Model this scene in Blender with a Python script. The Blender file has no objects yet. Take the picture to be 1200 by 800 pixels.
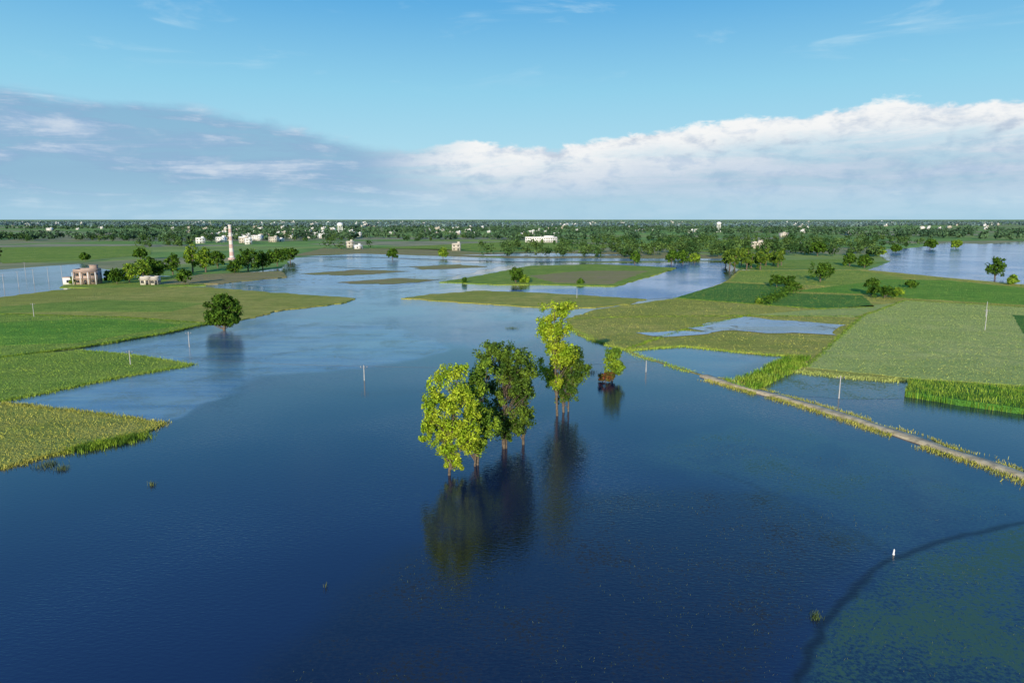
import bpy, bmesh, math, random
import numpy as np
from mathutils import Vector, noise
rng = np.random.default_rng(7)
random.seed(7)
scene = bpy.context.scene
H = 30.0
PITCH = math.radians(10.13)
SP, CP = math.sin(PITCH), math.cos(PITCH)

# ---- survey helper: ground position (metres) of a point read off the photograph
def P(u, v):
    x = (u-600)/800.0; y = (400-v)/800.0
    down = SP - y*CP; fwd = CP + y*SP
    return (H*x/down, H*fwd/down)
def Zat(v, Y):
    y = (400-v)/800.0
    return H - Y*(SP-y*CP)/(CP+y*SP)
def PX(l): return [P(*p) for p in l]

# ================= materials =================
def newmat(name):
    m = bpy.data.materials.new(name); m.use_nodes = True
    nt = m.node_tree; nt.nodes.clear()
    return m, nt
def N(nt, t, **kw):
    n = nt.nodes.new(t)
    for k, v in kw.items(): setattr(n, k, v)
    return n
def L(nt, a, b): nt.links.new(a, b)
def math_(nt, op, a, b=None, c=None, clamp=False):
    n = nt.nodes.new('ShaderNodeMath'); n.operation = op; n.use_clamp = clamp
    for i, x in enumerate((a, b, c)):
        if x is None: continue
        if isinstance(x, (int, float)): n.inputs[i].default_value = x
        else: nt.links.new(x, n.inputs[i])
    return n.outputs[0]
def smooth(nt, x, a, b, lo=0.0, hi=1.0):
    n = nt.nodes.new('ShaderNodeMapRange'); n.interpolation_type = 'SMOOTHSTEP'
    if isinstance(x, (int, float)): n.inputs[0].default_value = x
    else: nt.links.new(x, n.inputs[0])
    for i, vv in zip((1, 2, 3, 4), (a, b, lo, hi)):
        if isinstance(vv, (int, float)): n.inputs[i].default_value = vv
        else: nt.links.new(vv, n.inputs[i])
    return n.outputs[0]
def mixc(nt, f, a, b, mode='MIX'):
    n = nt.nodes.new('ShaderNodeMix'); n.data_type = 'RGBA'; n.blend_type = mode
    if isinstance(f, (int, float)): n.inputs[0].default_value = f
    else: nt.links.new(f, n.inputs[0])
    for i, c in ((6, a), (7, b)):
        if isinstance(c, tuple): n.inputs[i].default_value = (*c, 1) if len(c) == 3 else c
        else: nt.links.new(c, n.inputs[i])
    return n.outputs[2]
def coords(nt, scale=(1, 1, 1), rot=0.0):
    g = nt.nodes.new('ShaderNodeNewGeometry')
    if scale == (1, 1, 1) and rot == 0: return g.outputs['Position']
    m = nt.nodes.new('ShaderNodeMapping'); m.inputs['Scale'].default_value = scale
    m.inputs['Rotation'].default_value = (0, 0, rot)
    L(nt, g.outputs['Position'], m.inputs['Vector'])
    return m.outputs[0]
def noise_(nt, vec, scale, detail=3, rough=0.5, dist=0.0):
    n = nt.nodes.new('ShaderNodeTexNoise')
    n.inputs['Scale'].default_value = scale; n.inputs['Detail'].default_value = detail
    n.inputs['Roughness'].default_value = rough; n.inputs['Distortion'].default_value = dist
    L(nt, vec, n.inputs['Vector']); return n.outputs[0]
def attr(nt, name):
    a = nt.nodes.new('ShaderNodeAttribute'); a.attribute_name = name; return a.outputs['Fac']

def field_mat(name, c1, c2, c3, rot=0.3, row=0.35, rows=0.35):
    m, nt = newmat(name)
    v = coords(nt)
    big = smooth(nt, noise_(nt, v, 0.03, 3, 0.6), 0.35, 0.65)
    mid = smooth(nt, noise_(nt, v, 0.16, 5, 0.72), 0.38, 0.66)
    fine = noise_(nt, v, 2.2, 2, 0.7)
    st = noise_(nt, coords(nt, (0.02, row, 1), rot), 1.0, 3, 0.6)
    col = mixc(nt, big, c1, c2)
    col = mixc(nt, math_(nt, 'MULTIPLY', mid, 0.85), col, c3)
    col = mixc(nt, math_(nt, 'MULTIPLY', smooth(nt, st, 0.35, 0.65), rows), col, tuple(x*0.65 for x in c1))
    k = smooth(nt, fine, 0.2, 0.8, 0.7, 1.25)
    col = mixc(nt, 1.0, col, k, 'MULTIPLY')
    b = N(nt, 'ShaderNodeBsdfPrincipled'); b.inputs['Roughness'].default_value = 0.9
    b.inputs['Specular IOR Level'].default_value = 0.1
    L(nt, col, b.inputs['Base Color'])
    bp = N(nt, 'ShaderNodeBump'); bp.inputs['Strength'].default_value = 1.0; bp.inputs['Distance'].default_value = 0.6
    L(nt, fine, bp.inputs['Height']); L(nt, bp.outputs[0], b.inputs['Normal'])
    o = N(nt, 'ShaderNodeOutputMaterial'); L(nt, b.outputs[0], o.inputs[0])
    return m

def leaf_mat(name, ca, cb, trans=0.35, scale=0.6):
    m, nt = newmat(name)
    g = N(nt, 'ShaderNodeNewGeometry')
    nz = noise_(nt, coords(nt), scale, 1, 0.5)
    col = mixc(nt, smooth(nt, nz, 0.35, 0.65), ca, cb)
    k = smooth(nt, g.outputs['Random Per Island'], 0, 1, 0.55, 1.35)
    col = mixc(nt, 1.0, col, k, 'MULTIPLY')
    if trans > 0:
        d = N(nt, 'ShaderNodeBsdfPrincipled'); d.inputs['Roughness'].default_value = 0.6
        d.inputs['Specular IOR Level'].default_value = 0.2
        L(nt, col, d.inputs['Base Color']); out = d.outputs[0]
        t = N(nt, 'ShaderNodeBsdfTranslucent'); L(nt, col, t.inputs['Color'])
        mx = N(nt, 'ShaderNodeMixShader'); mx.inputs[0].default_value = trans
        L(nt, out, mx.inputs[1]); L(nt, t.outputs[0], mx.inputs[2]); out = mx.outputs[0]
    else:
        d = N(nt, 'ShaderNodeBsdfDiffuse'); L(nt, col, d.inputs[0]); out = d.outputs[0]
    o = N(nt, 'ShaderNodeOutputMaterial'); L(nt, out, o.inputs[0])
    return m

def plain_mat(name, c, rough=0.8, var=0.25, scale=2.0):
    m, nt = newmat(name)
    nz = noise_(nt, coords(nt), scale, 3, 0.65)
    col = mixc(nt, smooth(nt, nz, 0.3, 0.7), tuple(x*(1-var) for x in c), tuple(min(1, x*(1+var)) for x in c))
    b = N(nt, 'ShaderNodeBsdfPrincipled'); b.inputs['Roughness'].default_value = rough
    L(nt, col, b.inputs['Base Color'])
    o = N(nt, 'ShaderNodeOutputMaterial'); L(nt, b.outputs[0], o.inputs[0])
    return m

def water_mat(name, ca, cb, rough=0.03, bump=0.022, weed=None, weed_amt=0.0, weed_scale=1.0, streak=0.0, streakc=(0.1, 0.1, 0.05), zones=False, ior=1.7):
    m, nt = newmat(name)
    v = coords(nt)
    w2 = noise_(nt, v, 0.10, 4, 0.65, 0.5)
    w1 = noise_(nt, v, 3.0*weed_scale, 3, 0.75)
    big = noise_(nt, v, 0.02, 2, 0.6)
    col = mixc(nt, smooth(nt, big, 0.35, 0.65), ca, cb)
    if streak > 0:
        s = smooth(nt, noise_(nt, coords(nt, (0.015, 0.08, 1), 0.25), 1.0, 4, 0.65, 0.4), 0.45, 0.62)
        col = mixc(nt, math_(nt, 'MULTIPLY', s, streak), col, streakc)
    t = math_(nt, 'ADD', math_(nt, 'MULTIPLY', w1, 0.55), math_(nt, 'MULTIPLY', w2, 0.45))
    weedmask = None; weedcol = weed; amp = None
    if zones:
        w3 = math_(nt, 'MULTIPLY', math_(nt, 'SUBTRACT', t, 0.5), 1.3)
        def zone(nm):
            a = attr(nt, nm)
            edge = math_(nt, 'MULTIPLY', math_(nt, 'MULTIPLY', a, math_(nt, 'SUBTRACT', 1.0, a)), 4.0)
            return math_(nt, 'ADD', a, math_(nt, 'MULTIPLY', w3, edge), clamp=True)
        murk, teal, shal, bund = zone('murk'), zone('teal'), zone('shallow'), zone('bund')
        col = mixc(nt, math_(nt, 'MULTIPLY', murk, 0.9), col, mixc(nt, smooth(nt, t, .42, .6), (0.003, 0.004, 0.007), (0.016, 0.018, 0.016)))
        col = mixc(nt, teal, col, mixc(nt, smooth(nt, t, 0.40, 0.60), (0.006, 0.018, 0.024), (0.045, 0.115, 0.08)))
        rows_ = smooth(nt, noise_(nt, coords(nt, (0.03, 0.22, 1), 0.12), 1.0, 4, 0.65), 0.38, 0.62)
        col = mixc(nt, math_(nt, 'MULTIPLY', shal, 0.95), col, mixc(nt, rows_, (0.05, 0.13, 0.25), (0.16, 0.24, 0.28)))
        col = mixc(nt, math_(nt, 'MULTIPLY', bund, 0.9), col, (0.002, 0.003, 0.004))
        shf = math_(nt, 'ADD', math_(nt, 'ADD', math_(nt, 'MULTIPLY', murk, 0.115), math_(nt, 'MULTIPLY', teal, 0.165)), math_(nt, 'MULTIPLY', shal, 0.13))
        weedmask = smooth(nt, math_(nt, 'ADD', t, shf), 0.65, 0.71)
        weedmask = math_(nt, 'MULTIPLY', weedmask, math_(nt, 'MAXIMUM', math_(nt, 'MULTIPLY', murk, 0.6), math_(nt, 'MAXIMUM', math_(nt, 'MULTIPLY', teal, 0.75), math_(nt, 'MULTIPLY', shal, 0.5))))
        weedmask = math_(nt, 'MAXIMUM', weedmask, math_(nt, 'MULTIPLY', bund, 0.5))
        weedcol = mixc(nt, shal, mixc(nt, teal, (0.036, 0.038, 0.030), (0.06, 0.13, 0.075)), (0.15, 0.20, 0.13))
        weedcol = mixc(nt, bund, weedcol, (0.012, 0.018, 0.024))
    elif weed:
        weedmask = math_(nt, 'MULTIPLY', smooth(nt, t, 0.60-0.2*weed_amt, 0.66-0.2*weed_amt), 0.8)
    n1 = noise_(nt, coords(nt, (1.0, 2.6, 1), 0.6), 1.5, 2, 0.6)
    gust = smooth(nt, big, 0.38, 0.62, 0.5, 1.7)
    hgt = math_(nt, 'MULTIPLY', n1, gust)
    b = N(nt, 'ShaderNodeBsdfPrincipled'); b.inputs['Roughness'].default_value = rough
    b.inputs['IOR'].default_value = ior
    L(nt, col, b.inputs['Base Color'])
    bp = N(nt, 'ShaderNodeBump'); bp.inputs['Strength'].default_value = 1.0; bp.inputs['Distance'].default_value = bump
    L(nt, hgt, bp.inputs['Height']); L(nt, bp.outputs[0], b.inputs['Normal'])
    out = b.outputs[0]
    if weedmask is not None:
        d = N(nt, 'ShaderNodeBsdfDiffuse')
        if isinstance(weedcol, tuple): d.inputs[0].default_value = (*weedcol, 1)
        else: L(nt, weedcol, d.inputs[0])
        mx = N(nt, 'ShaderNodeMixShader'); L(nt, weedmask, mx.inputs[0])
        L(nt, out, mx.inputs[1]); L(nt, d.outputs[0], mx.inputs[2]); out = mx.outputs[0]
    o = N(nt, 'ShaderNodeOutputMaterial'); L(nt, out, o.inputs[0])
    return m

M = {}
M['water'] = water_mat('flood_water_mat', (0.005, 0.012, 0.036), (0.008, 0.020, 0.055), zones=True)
M['silt'] = water_mat('silty_water_mat', (0.22, 0.32, 0.42), (0.28, 0.36, 0.42), 0.15, 0.03, weed=(0.24, 0.23, 0.14), weed_amt=0.25, weed_scale=0.12, streak=0.8, streakc=(0.27, 0.27, 0.20), ior=1.4)
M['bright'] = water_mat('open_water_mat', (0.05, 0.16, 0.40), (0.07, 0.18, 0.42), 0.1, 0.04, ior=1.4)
M['pond'] = water_mat('pond_weed_water_mat', (0.008, 0.02, 0.035), (0.012, 0.03, 0.04), 0.04, 0.016, weed=(0.14, 0.20, 0.08), weed_amt=0.45, weed_scale=0.6)
M['olive'] = field_mat('olive_field_mat', (0.40, 0.40, 0.07), (0.54, 0.47, 0.11), (0.29, 0.35, 0.06), 0.35)
M['green'] = field_mat('green_field_mat', (0.27, 0.39, 0.055), (0.38, 0.45, 0.075), (0.18, 0.31, 0.04), 0.3)
M['bright_green'] = field_mat('paddy_field_mat', (0.16, 0.37, 0.035), (0.26, 0.44, 0.05), (0.12, 0.29, 0.03), 0.2)
M['pale'] = field_mat('pale_field_mat', (0.44, 0.51, 0.13), (0.51, 0.54, 0.17), (0.34, 0.44, 0.11), 0.1, 0.35, 0.25)
M['brown'] = field_mat('brown_field_mat', (0.38, 0.32, 0.12), (0.32, 0.34, 0.09), (0.40, 0.31, 0.15), 0.4)
M['dgreen'] = field_mat('dark_green_field_mat', (0.09, 0.25, 0.035), (0.14, 0.30, 0.04), (0.07, 0.19, 0.03), 0.2)
M['sand'] = plain_mat('sandy_track_mat', (0.52, 0.41, 0.23), 0.9, 0.35, 0.8)
M['bark'] = plain_mat('bark_mat', (0.13, 0.10, 0.07), 0.9, 0.4, 3)
M['l_bright'] = leaf_mat('bright_leaf_mat', (0.26, 0.40, 0.02), (0.48, 0.57, 0.04), 0.3)
M['l_mid'] = leaf_mat('mid_leaf_mat', (0.11, 0.21, 0.02), (0.27, 0.39, 0.03), 0.25)
M['l_olive'] = leaf_mat('olive_leaf_mat', (0.045, 0.10, 0.012), (0.16, 0.25, 0.025), 0.2, 0.5)
M['l_dark'] = leaf_mat('dark_leaf_mat', (0.03, 0.075, 0.012), (0.09, 0.17, 0.02), 0)
M['l_rust'] = leaf_mat('rust_leaf_mat', (0.16, 0.05, 0.025), (0.09, 0.10, 0.02), 0, 1.2)
M['l_far'] = leaf_mat('far_leaf_mat', (0.035, 0.08, 0.025), (0.09, 0.15, 0.04), 0, 0.02)  # slight bluish haze tint mixed into the leaf colour
M['l_belt'] = leaf_mat('hazed_belt_leaf_mat', (0.05, 0.10, 0.055), (0.09, 0.16, 0.075), 0, 0.02)  # paler and bluer: distance haze put into the leaf colour
M['l_haze'] = leaf_mat('hazed_horizon_leaf_mat', (0.10, 0.17, 0.18), (0.15, 0.22, 0.21), 0, 0.004)  # aerial haze painted as pale blue-grey foliage, no volume behind it
M['c_green'] = leaf_mat('crop_leaf_mat', (0.22, 0.34, 0.045), (0.31, 0.41, 0.06), 0, 0.1)
M['c_olive'] = leaf_mat('olive_crop_mat', (0.34, 0.36, 0.06), (0.44, 0.42, 0.09), 0, 0.1)
M['c_pale'] = leaf_mat('pale_crop_mat', (0.35, 0.44, 0.10), (0.42, 0.48, 0.14), 0, 0.1)
M['c_reed'] = leaf_mat('reed_mat', (0.12, 0.25, 0.025), (0.28, 0.39, 0.05), 0, 0.4)
M['weed'] = leaf_mat('water_weed_mat', (0.06, 0.10, 0.035), (0.13, 0.16, 0.06), 0, 0.3)
M['white'] = plain_mat('whitewash_mat', (0.74, 0.73, 0.70), 0.8, 0.1, 0.3)
M['cream'] = plain_mat('cream_plaster_mat', (0.55, 0.50, 0.42), 0.8, 0.15, 0.3)
M['pink'] = plain_mat('pink_plaster_mat', (0.42, 0.31, 0.25), 0.8, 0.15, 0.3)
M['glass'] = plain_mat('dark_window_mat', (0.03, 0.035, 0.04), 0.3, 0.1)
M['concrete'] = plain_mat('concrete_mat', (0.42, 0.41, 0.39), 0.85, 0.15)
M['chim'] = plain_mat('limewashed_brick_mat', (0.66, 0.60, 0.55), 0.85, 0.15)
M['red'] = plain_mat('red_band_mat', (0.55, 0.38, 0.33), 0.8, 0.15)
M['wire'] = plain_mat('wire_mat', (0.12, 0.12, 0.13), 0.6, 0.1)

m, nt = newmat('farmland_mat')
def ramp_(nt, fac, stops, interp='LINEAR'):
    r = nt.nodes.new('ShaderNodeValToRGB'); r.color_ramp.interpolation = interp
    e = r.color_ramp.elements
    while len(e) < len(stops): e.new(0.5)
    for el, (p, c) in zip(e, stops):
        el.position = p; el.color = (*c, 1) if isinstance(c, tuple) else (c, c, c, 1)
    nt.links.new(fac, r.inputs[0]); return r.outputs[0]
vo = N(nt, 'ShaderNodeTexVoronoi', distance='CHEBYCHEV'); vo.inputs['Scale'].default_value = 1.0; vo.inputs['Randomness'].default_value = 0.75
L(nt, coords(nt, (1/260., 1/130., 1), 0.25), vo.inputs['Vector'])
sep = N(nt, 'ShaderNodeSeparateColor'); L(nt, vo.outputs['Color'], sep.inputs[0])
col = ramp_(nt, sep.outputs[0], [(0.0, (0.22, 0.36, 0.07)), (0.25, (0.32, 0.40, 0.09)), (0.45, (0.18, 0.31, 0.06)), (0.6, (0.37, 0.34, 0.15)), (0.75, (0.27, 0.44, 0.09)), (0.9, (0.40, 0.36, 0.19))], 'CONSTANT')
nz = noise_(nt, coords(nt), 0.02, 4, 0.65)
col = mixc(nt, smooth(nt, nz, 0.4, 0.65, 0, 0.5), col, (0.10, 0.18, 0.06))
b = N(nt, 'ShaderNodeBsdfPrincipled'); b.inputs['Roughness'].default_value = 0.95; b.inputs['Specular IOR Level'].default_value = 0.1
L(nt, col, b.inputs['Base Color']); o = N(nt, 'ShaderNodeOutputMaterial'); L(nt, b.outputs[0], o.inputs[0])
M['farmland'] = m

# ================= mesh helpers (all quads) =================
def build(name, parts, mats, loc=(0, 0, 0), smooth_shade=False):
    V = []; F = []; MI = []; off = 0
    for v, f, mi in parts:
        v = np.asarray(v, dtype=np.float32).reshape(-1, 3); f = np.asarray(f, dtype=np.int32).reshape(-1, 4)
        V.append(v); F.append(f+off); MI.append(np.full(len(f), mi, dtype=np.int32)); off += len(v)
    V = np.concatenate(V); F = np.concatenate(F); MI = np.concatenate(MI)
    me = bpy.data.meshes.new(name)
    me.vertices.add(len(V)); me.vertices.foreach_set('co', V.ravel())
    me.loops.add(F.size); me.loops.foreach_set('vertex_index', F.ravel())
    me.polygons.add(len(F)); me.polygons.foreach_set('loop_start', np.arange(0, F.size, 4, dtype=np.int32))
    me.polygons.foreach_set('material_index', MI)
    if smooth_shade: me.polygons.foreach_set('use_smooth', np.ones(len(F), dtype=bool))
    for k in mats: me.materials.append(M[k])
    me.update(calc_edges=True); me.validate()
    ob = bpy.data.objects.new(name, me); scene.collection.objects.link(ob); ob.location = loc
    return ob
def tube(pts, rad, n=7):
    pts = np.array(pts, float); V = []; F = []
    for i, p in enumerate(pts):
        t = pts[min(i+1, len(pts)-1)]-pts[max(i-1, 0)]; t /= (np.linalg.norm(t)+1e-9)
        a = np.cross(t, [1, 0, 0]) if abs(t[0]) < 0.8 else np.cross(t, [0, 1, 0]); a /= np.linalg.norm(a); b = np.cross(t, a)
        for k in range(n):
            an = 2*math.pi*k/n; V.append(p+rad[i]*(math.cos(an)*a+math.sin(an)*b))
    for i in range(len(pts)-1):
        for k in range(n):
            F.append((i*n+k, i*n+(k+1) % n, (i+1)*n+(k+1) % n, (i+1)*n+k))
    return np.array(V), np.array(F)
def box(cx, cy, z0, sx, sy, sz, rot=0):
    c, s = math.cos(rot), math.sin(rot); V = []
    for z in (z0, z0+sz):
        for x, y in ((-1, -1), (1, -1), (1, 1), (-1, 1)):
            V.append((cx+x*sx/2, cy+y*sy/2, z))
    V = np.array(V)
    if rot: V[:, :2] = V[:, :2] @ np.array([[c, s], [-s, c]])
    return V, np.array([(0, 3, 2, 1), (4, 5, 6, 7), (0, 1, 5, 4), (1, 2, 6, 5), (2, 3, 7, 6), (3, 0, 4, 7)])
def cards(C, nrm, size, aspect=0.6):
    n = len(C); r = rng.normal(size=(n, 3))
    nrm = nrm/(np.linalg.norm(nrm, axis=1, keepdims=True)+1e-9)
    a = np.cross(nrm, r); a /= (np.linalg.norm(a, axis=1, keepdims=True)+1e-9); b = np.cross(nrm, a)
    s = (size*rng.uniform(0.6, 1.3, n))[:, None]
    V = np.stack([C-a*s, C-b*s*aspect, C+a*s, C+b*s*aspect], 1).reshape(-1, 3)
    return V, np.arange(4*n).reshape(n, 4)
def inpoly(X, Y, poly):
    r = np.zeros(X.shape, bool); j = len(poly)-1
    for i in range(len(poly)):
        xi, yi = poly[i]; xj, yj = poly[j]
        c = ((yi > Y) != (yj > Y)) & (X < (xj-xi)*(Y-yi)/((yj-yi)+1e-12)+xi); r ^= c; j = i
    return r
def segdist(X, Y, line, closed):
    D = np.full(X.shape, 1e9); n = len(line)
    for i in range(n if closed else n-1):
        ax, ay = line[i]; bx, by = line[(i+1) % n]; dx, dy = bx-ax, by-ay
        t = np.clip(((X-ax)*dx+(Y-ay)*dy)/(dx*dx+dy*dy+1e-9), 0, 1)
        D = np.minimum(D, np.hypot(X-ax-t*dx, Y-ay-t*dy))
    return D
def resample(poly, seg, jit, seed=0.0, closed=True):
    out = []; n = len(poly)
    for i in range(n if closed else n-1):
        a = Vector(poly[i]); b = Vector(poly[(i+1) % n]); k = max(1, int((b-a).length/seg)); k = min(k, 150)
        for q in range(k):
            p = a.lerp(b, q/k); nz = noise.noise_vector(Vector((p.x*0.35/seg, p.y*0.35/seg, seed)))
            nz2 = noise.noise_vector(Vector((p.x*1.7/seg, p.y*1.7/seg, seed+5)))
            out.append((p.x+jit*(nz.x+0.5*nz2.x), p.y+jit*(nz.y+0.5*nz2.y)))
    return out
def sheet(name, poly, z, mat, seg=2.0, jit=0.8, skirt=0.0, seed=None):
    pts = resample(poly, seg, jit, seed if seed is not None else rng.uniform(0, 99))
    me = bpy.data.meshes.new(name)
    n = len(pts); vs = [(x, y, z) for x, y in pts]; fs = [tuple(range(n))]
    if skirt > 0:
        vs += [(x, y, z-skirt) for x, y in pts]
        fs += [(i, n+i, n+(i+1) % n, (i+1) % n) for i in range(n)]
    me.from_pydata(vs, [], fs)
    bm = bmesh.new(); bm.from_mesh(me)
    bmesh.ops.triangulate(bm, faces=[f for f in bm.faces if len(f.verts) > 4])
    for f in bm.faces:
        if abs(f.normal.z) > 0.5 and f.normal.z < 0: f.normal_flip()
    bm.to_mesh(me); bm.free()
    me.materials.append(M[mat])
    ob = bpy.data.objects.new(name, me); scene.collection.objects.link(ob); return ob
def scatter(poly, dens, cap=60000):
    a = np.array(poly); x0, y0 = a.min(0); x1, y1 = a.max(0)
    n = int(min((x1-x0)*(y1-y0)*dens, cap*3))
    X = rng.uniform(x0, x1, n); Y = rng.uniform(y0, y1, n); k = inpoly(X, Y, poly)
    return X[k][:cap], Y[k][:cap]
def blades(X, Y, z, h, w, lean=0.25):
    n = len(X); an = rng.uniform(0, math.pi, n); hh = h*rng.uniform(0.5, 1.25, n); ww = w*rng.uniform(0.6, 1.4, n)
    dx = np.cos(an)*ww/2; dy = np.sin(an)*ww/2; lx = rng.normal(0, lean, n)*hh; ly = rng.normal(0, lean, n)*hh
    z = np.full(n, z)
    V = np.stack([np.stack([X-dx, Y-dy, z], 1), np.stack([X+dx, Y+dy, z], 1),
                  np.stack([X+dx*0.35+lx, Y+dy*0.35+ly, z+hh], 1), np.stack([X-dx*0.35+lx, Y-dy*0.35+ly, z+hh], 1)], 1).reshape(-1, 3)
    return V, np.arange(4*n).reshape(n, 4)

# ================= ground, water =================
S = 60000.0
build('ground', [(np.array([(-S, -S, -0.02), (S, -S, -0.02), (S, S, -0.02), (-S, S, -0.02)]), [(0, 1, 2, 3)], 0)], ['farmland'])
main_water = [(-410, -150), (1000, -150)] + PX([(1500, 284), (1200, 283), (1150, 286), (1110, 284), (1075, 290), (1040, 292), (1030, 300), (1045, 308), (1010, 318), (865, 316), (850, 306), (700, 308), (600, 305), (520, 303), (420, 299), (345, 302), (330, 314), (235, 327), (130, 318), (95, 309), (0, 316), (-250, 322)])
sheet('flood_water', main_water, 0.03, 'water', seg=6, jit=2.0)
def wsheet(name, px, z, mat, jit=1.5): return sheet(name, PX(px), z, mat, seg=3, jit=jit)
wsheet('silty_flood_water', [(345, 325), (350, 309), (430, 302), (540, 308), (600, 310), (520, 326), (470, 338), (420, 340), (330, 337), (255, 332)], 0.06, 'silt', 5)
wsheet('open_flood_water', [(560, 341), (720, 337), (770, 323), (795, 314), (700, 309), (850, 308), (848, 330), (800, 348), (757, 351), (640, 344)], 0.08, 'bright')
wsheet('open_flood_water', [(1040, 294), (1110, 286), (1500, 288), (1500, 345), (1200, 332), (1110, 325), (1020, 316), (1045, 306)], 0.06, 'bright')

# near flood surface carries the depth / weed zones as vertex data
rows = np.concatenate([np.linspace(-60, 25, 12)[:-1], 25*np.exp(np.linspace(0, math.log(330/25.), 340))])
cols = np.linspace(-1, 1, 420)
YY, TT = np.meshgrid(rows, cols, indexing='ij'); XX = TT*(np.abs(YY)*0.9+45)
def wob(a, b, s, k):
    return (np.sin(a*s+1.3*np.sin(b*s*1.7+k))+np.sin(b*s*1.3+k*2+1.1*np.sin(a*s*2.1)))*0.5
WX = XX+1.0*wob(XX, YY, 0.35, 1)+2.0*wob(XX, YY, 0.09, 2); WY = YY+1.0*wob(YY, XX, 0.33, 4)+2.0*wob(YY, XX, 0.08, 5)
def sstep(x): x = np.clip(x, 0, 1); return x*x*(3-2*x)
def zone_attr(poly, soft):
    D = segdist(WX, WY, poly, True); ins = inpoly(WX, WY, poly); return sstep(0.5+np.where(ins, D, -D)/(2*soft))
murk = zone_attr(PX([(280, 860), (330, 770), (400, 700), (480, 640), (600, 612), (760, 575), (900, 575), (1030, 650), (1000, 690), (945, 760), (930, 830), (910, 1100), (150, 1100)]), 3.0)
teal_poly = PX([(1500, 560), (1200, 612), (1100, 637), (1042, 656), (1003, 692), (950, 762), (937, 800), (920, 1100), (1800, 1100), (1700, 700)])
D = segdist(XX+0.3*wob(XX, YY, .6, 1), YY+0.3*wob(YY, XX, .6, 2), teal_poly, True); teal = sstep(0.5+np.where(inpoly(XX, YY, teal_poly), D, -D)/2.0)
teal = np.maximum(teal, 0.6*zone_attr(PX([(760, 540), (860, 480), (1000, 515), (1200, 585), (1200, 612), (1042, 650), (880, 570)]), 6.0))
sh = np.zeros_like(XX)
for pl_ in ([(105, 412), (245, 389), (350, 374), (470, 380), (530, 408), (430, 434), (300, 441), (225, 430)], [(20, 471), (225, 431), (300, 442), (250, 470), (190, 497), (100, 484)]):
    sh = np.maximum(sh, zone_attr(PX(pl_), 1.5))
sh = np.maximum(sh, 0.6*zone_attr(PX([(260, 378), (420, 352), (470, 348), (560, 357), (670, 364), (640, 395), (560, 412), (520, 404), (470, 379), (350, 373)]), 3.0))
sh = np.maximum(sh, 0.9*zone_attr(PX([(300, 345), (300, 325), (440, 325), (560, 330), (500, 352), (420, 356)]), 8.0))
sh = np.maximum(sh, 0.5*zone_attr(PX([(735, 411), (800, 408), (905, 420), (850, 440), (826, 441)]), 2.0))
curve = PX([(905, 1000), (935, 800), (948, 762), (975, 720), (1000, 692), (1022, 670), (1044, 655), (1100, 636), (1200, 611), (1320, 590)])
thin = PX([(840, 552), (930, 590), (1010, 628), (1044, 652)])
XJ = XX+0.25*wob(XX, YY, .8, 1); YJ = YY+0.25*wob(YY, XX, .9, 2)
bd = 0.8*sstep(1.2-segdist(XJ, YJ, curve, False)/0.5); bd = np.maximum(bd, 0.35*sstep(1.2-segdist(XJ, YJ, thin, False)/0.4))
nr, nc = XX.shape; ii = np.arange(nr*nc).reshape(nr, nc)
F = np.stack([ii[:-1, :-1], ii[:-1, 1:], ii[1:, 1:], ii[1:, :-1]], -1).reshape(-1, 4)
V = np.stack([XX, YY, np.full_like(XX, 0.045)], -1).reshape(-1, 3)
fw = build('flood_water', [(V, F, 0)], ['water'])
for nm, a in (('murk', murk), ('teal', teal), ('shallow', sh), ('bund', bd)):
    at = fw.data.attributes.new(nm, 'FLOAT', 'POINT'); at.data.foreach_set('value', a.astype(np.float32).ravel())

def ribbon(name, line, w, z, mat, skirt=0.0, jit=0.3, seg=1.5):
    pts = resample(line, seg, jit, 3.3, closed=False); pts = np.array(pts)
    t = np.gradient(pts, axis=0); t /= np.linalg.norm(t, axis=1, keepdims=True); nn = np.stack([-t[:, 1], t[:, 0]], 1)
    V = []; F = []
    for i, p in enumerate(pts):
        ww = w/2*(1+0.35*noise.noise(Vector((i*0.3, 7.7, w))))
        for s, zz in ((-1.0-skirt*2/w, z-skirt), (-1, z), (1, z), (1.0+skirt*2/w, z-skirt)):
            V.append((*(p+nn[i]*ww*s), zz))
    for i in range(len(pts)-1):
        for k in range(3): F.append((i*4+k, i*4+k+1, i*4+5+k, i*4+4+k))
    return build(name, [(V, F, 0)], [mat]), pts, nn

# ================= fields =================
crop_parts = {}
def crops(kind, poly, dens, z, h, w, cap=50000):
    X, Y = scatter(poly, dens, cap); crop_parts.setdefault(kind, []).append((*blades(X, Y, z, h, w), 0))
def field(name, px, z, mat, jit=0.6, crop=None, skirt=0.4, seg=1.5):
    poly = PX(px); sheet(name, poly, z, mat, seg, jit, skirt)
    if crop: crops(crop[0], poly, crop[1], z-0.03, crop[2], crop[3])
    return poly
field('crop_field', [(-150, 362), (0, 349), (60, 341), (130, 336), (240, 337), (330, 344), (420, 350), (400, 356), (330, 364), (287, 374), (240, 379), (150, 374), (0, 370), (-150, 376)], 0.25, 'olive', 2.0)
field('crop_field', [(-150, 375), (0, 368), (150, 372), (243, 380), (200, 390), (100, 407), (0, 420), (-150, 440)], 0.29, 'green', 0.9, ('c_green', 1.2, 0.16, 0.22))
field('crop_field', [(-150, 438), (0, 419), (88, 411), (150, 416), (225, 428), (150, 440), (50, 461), (0, 471), (-150, 474)], 0.22, 'green', 0.8, ('c_green', 4, 0.18, 0.13))
field('crop_field', [(-200, 476), (0, 474), (100, 485), (190, 497), (165, 508), (90, 526), (0, 550), (-200, 610)], 0.22, 'olive', 0.9, ('c_olive', 9, 0.2, 0.09))
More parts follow.
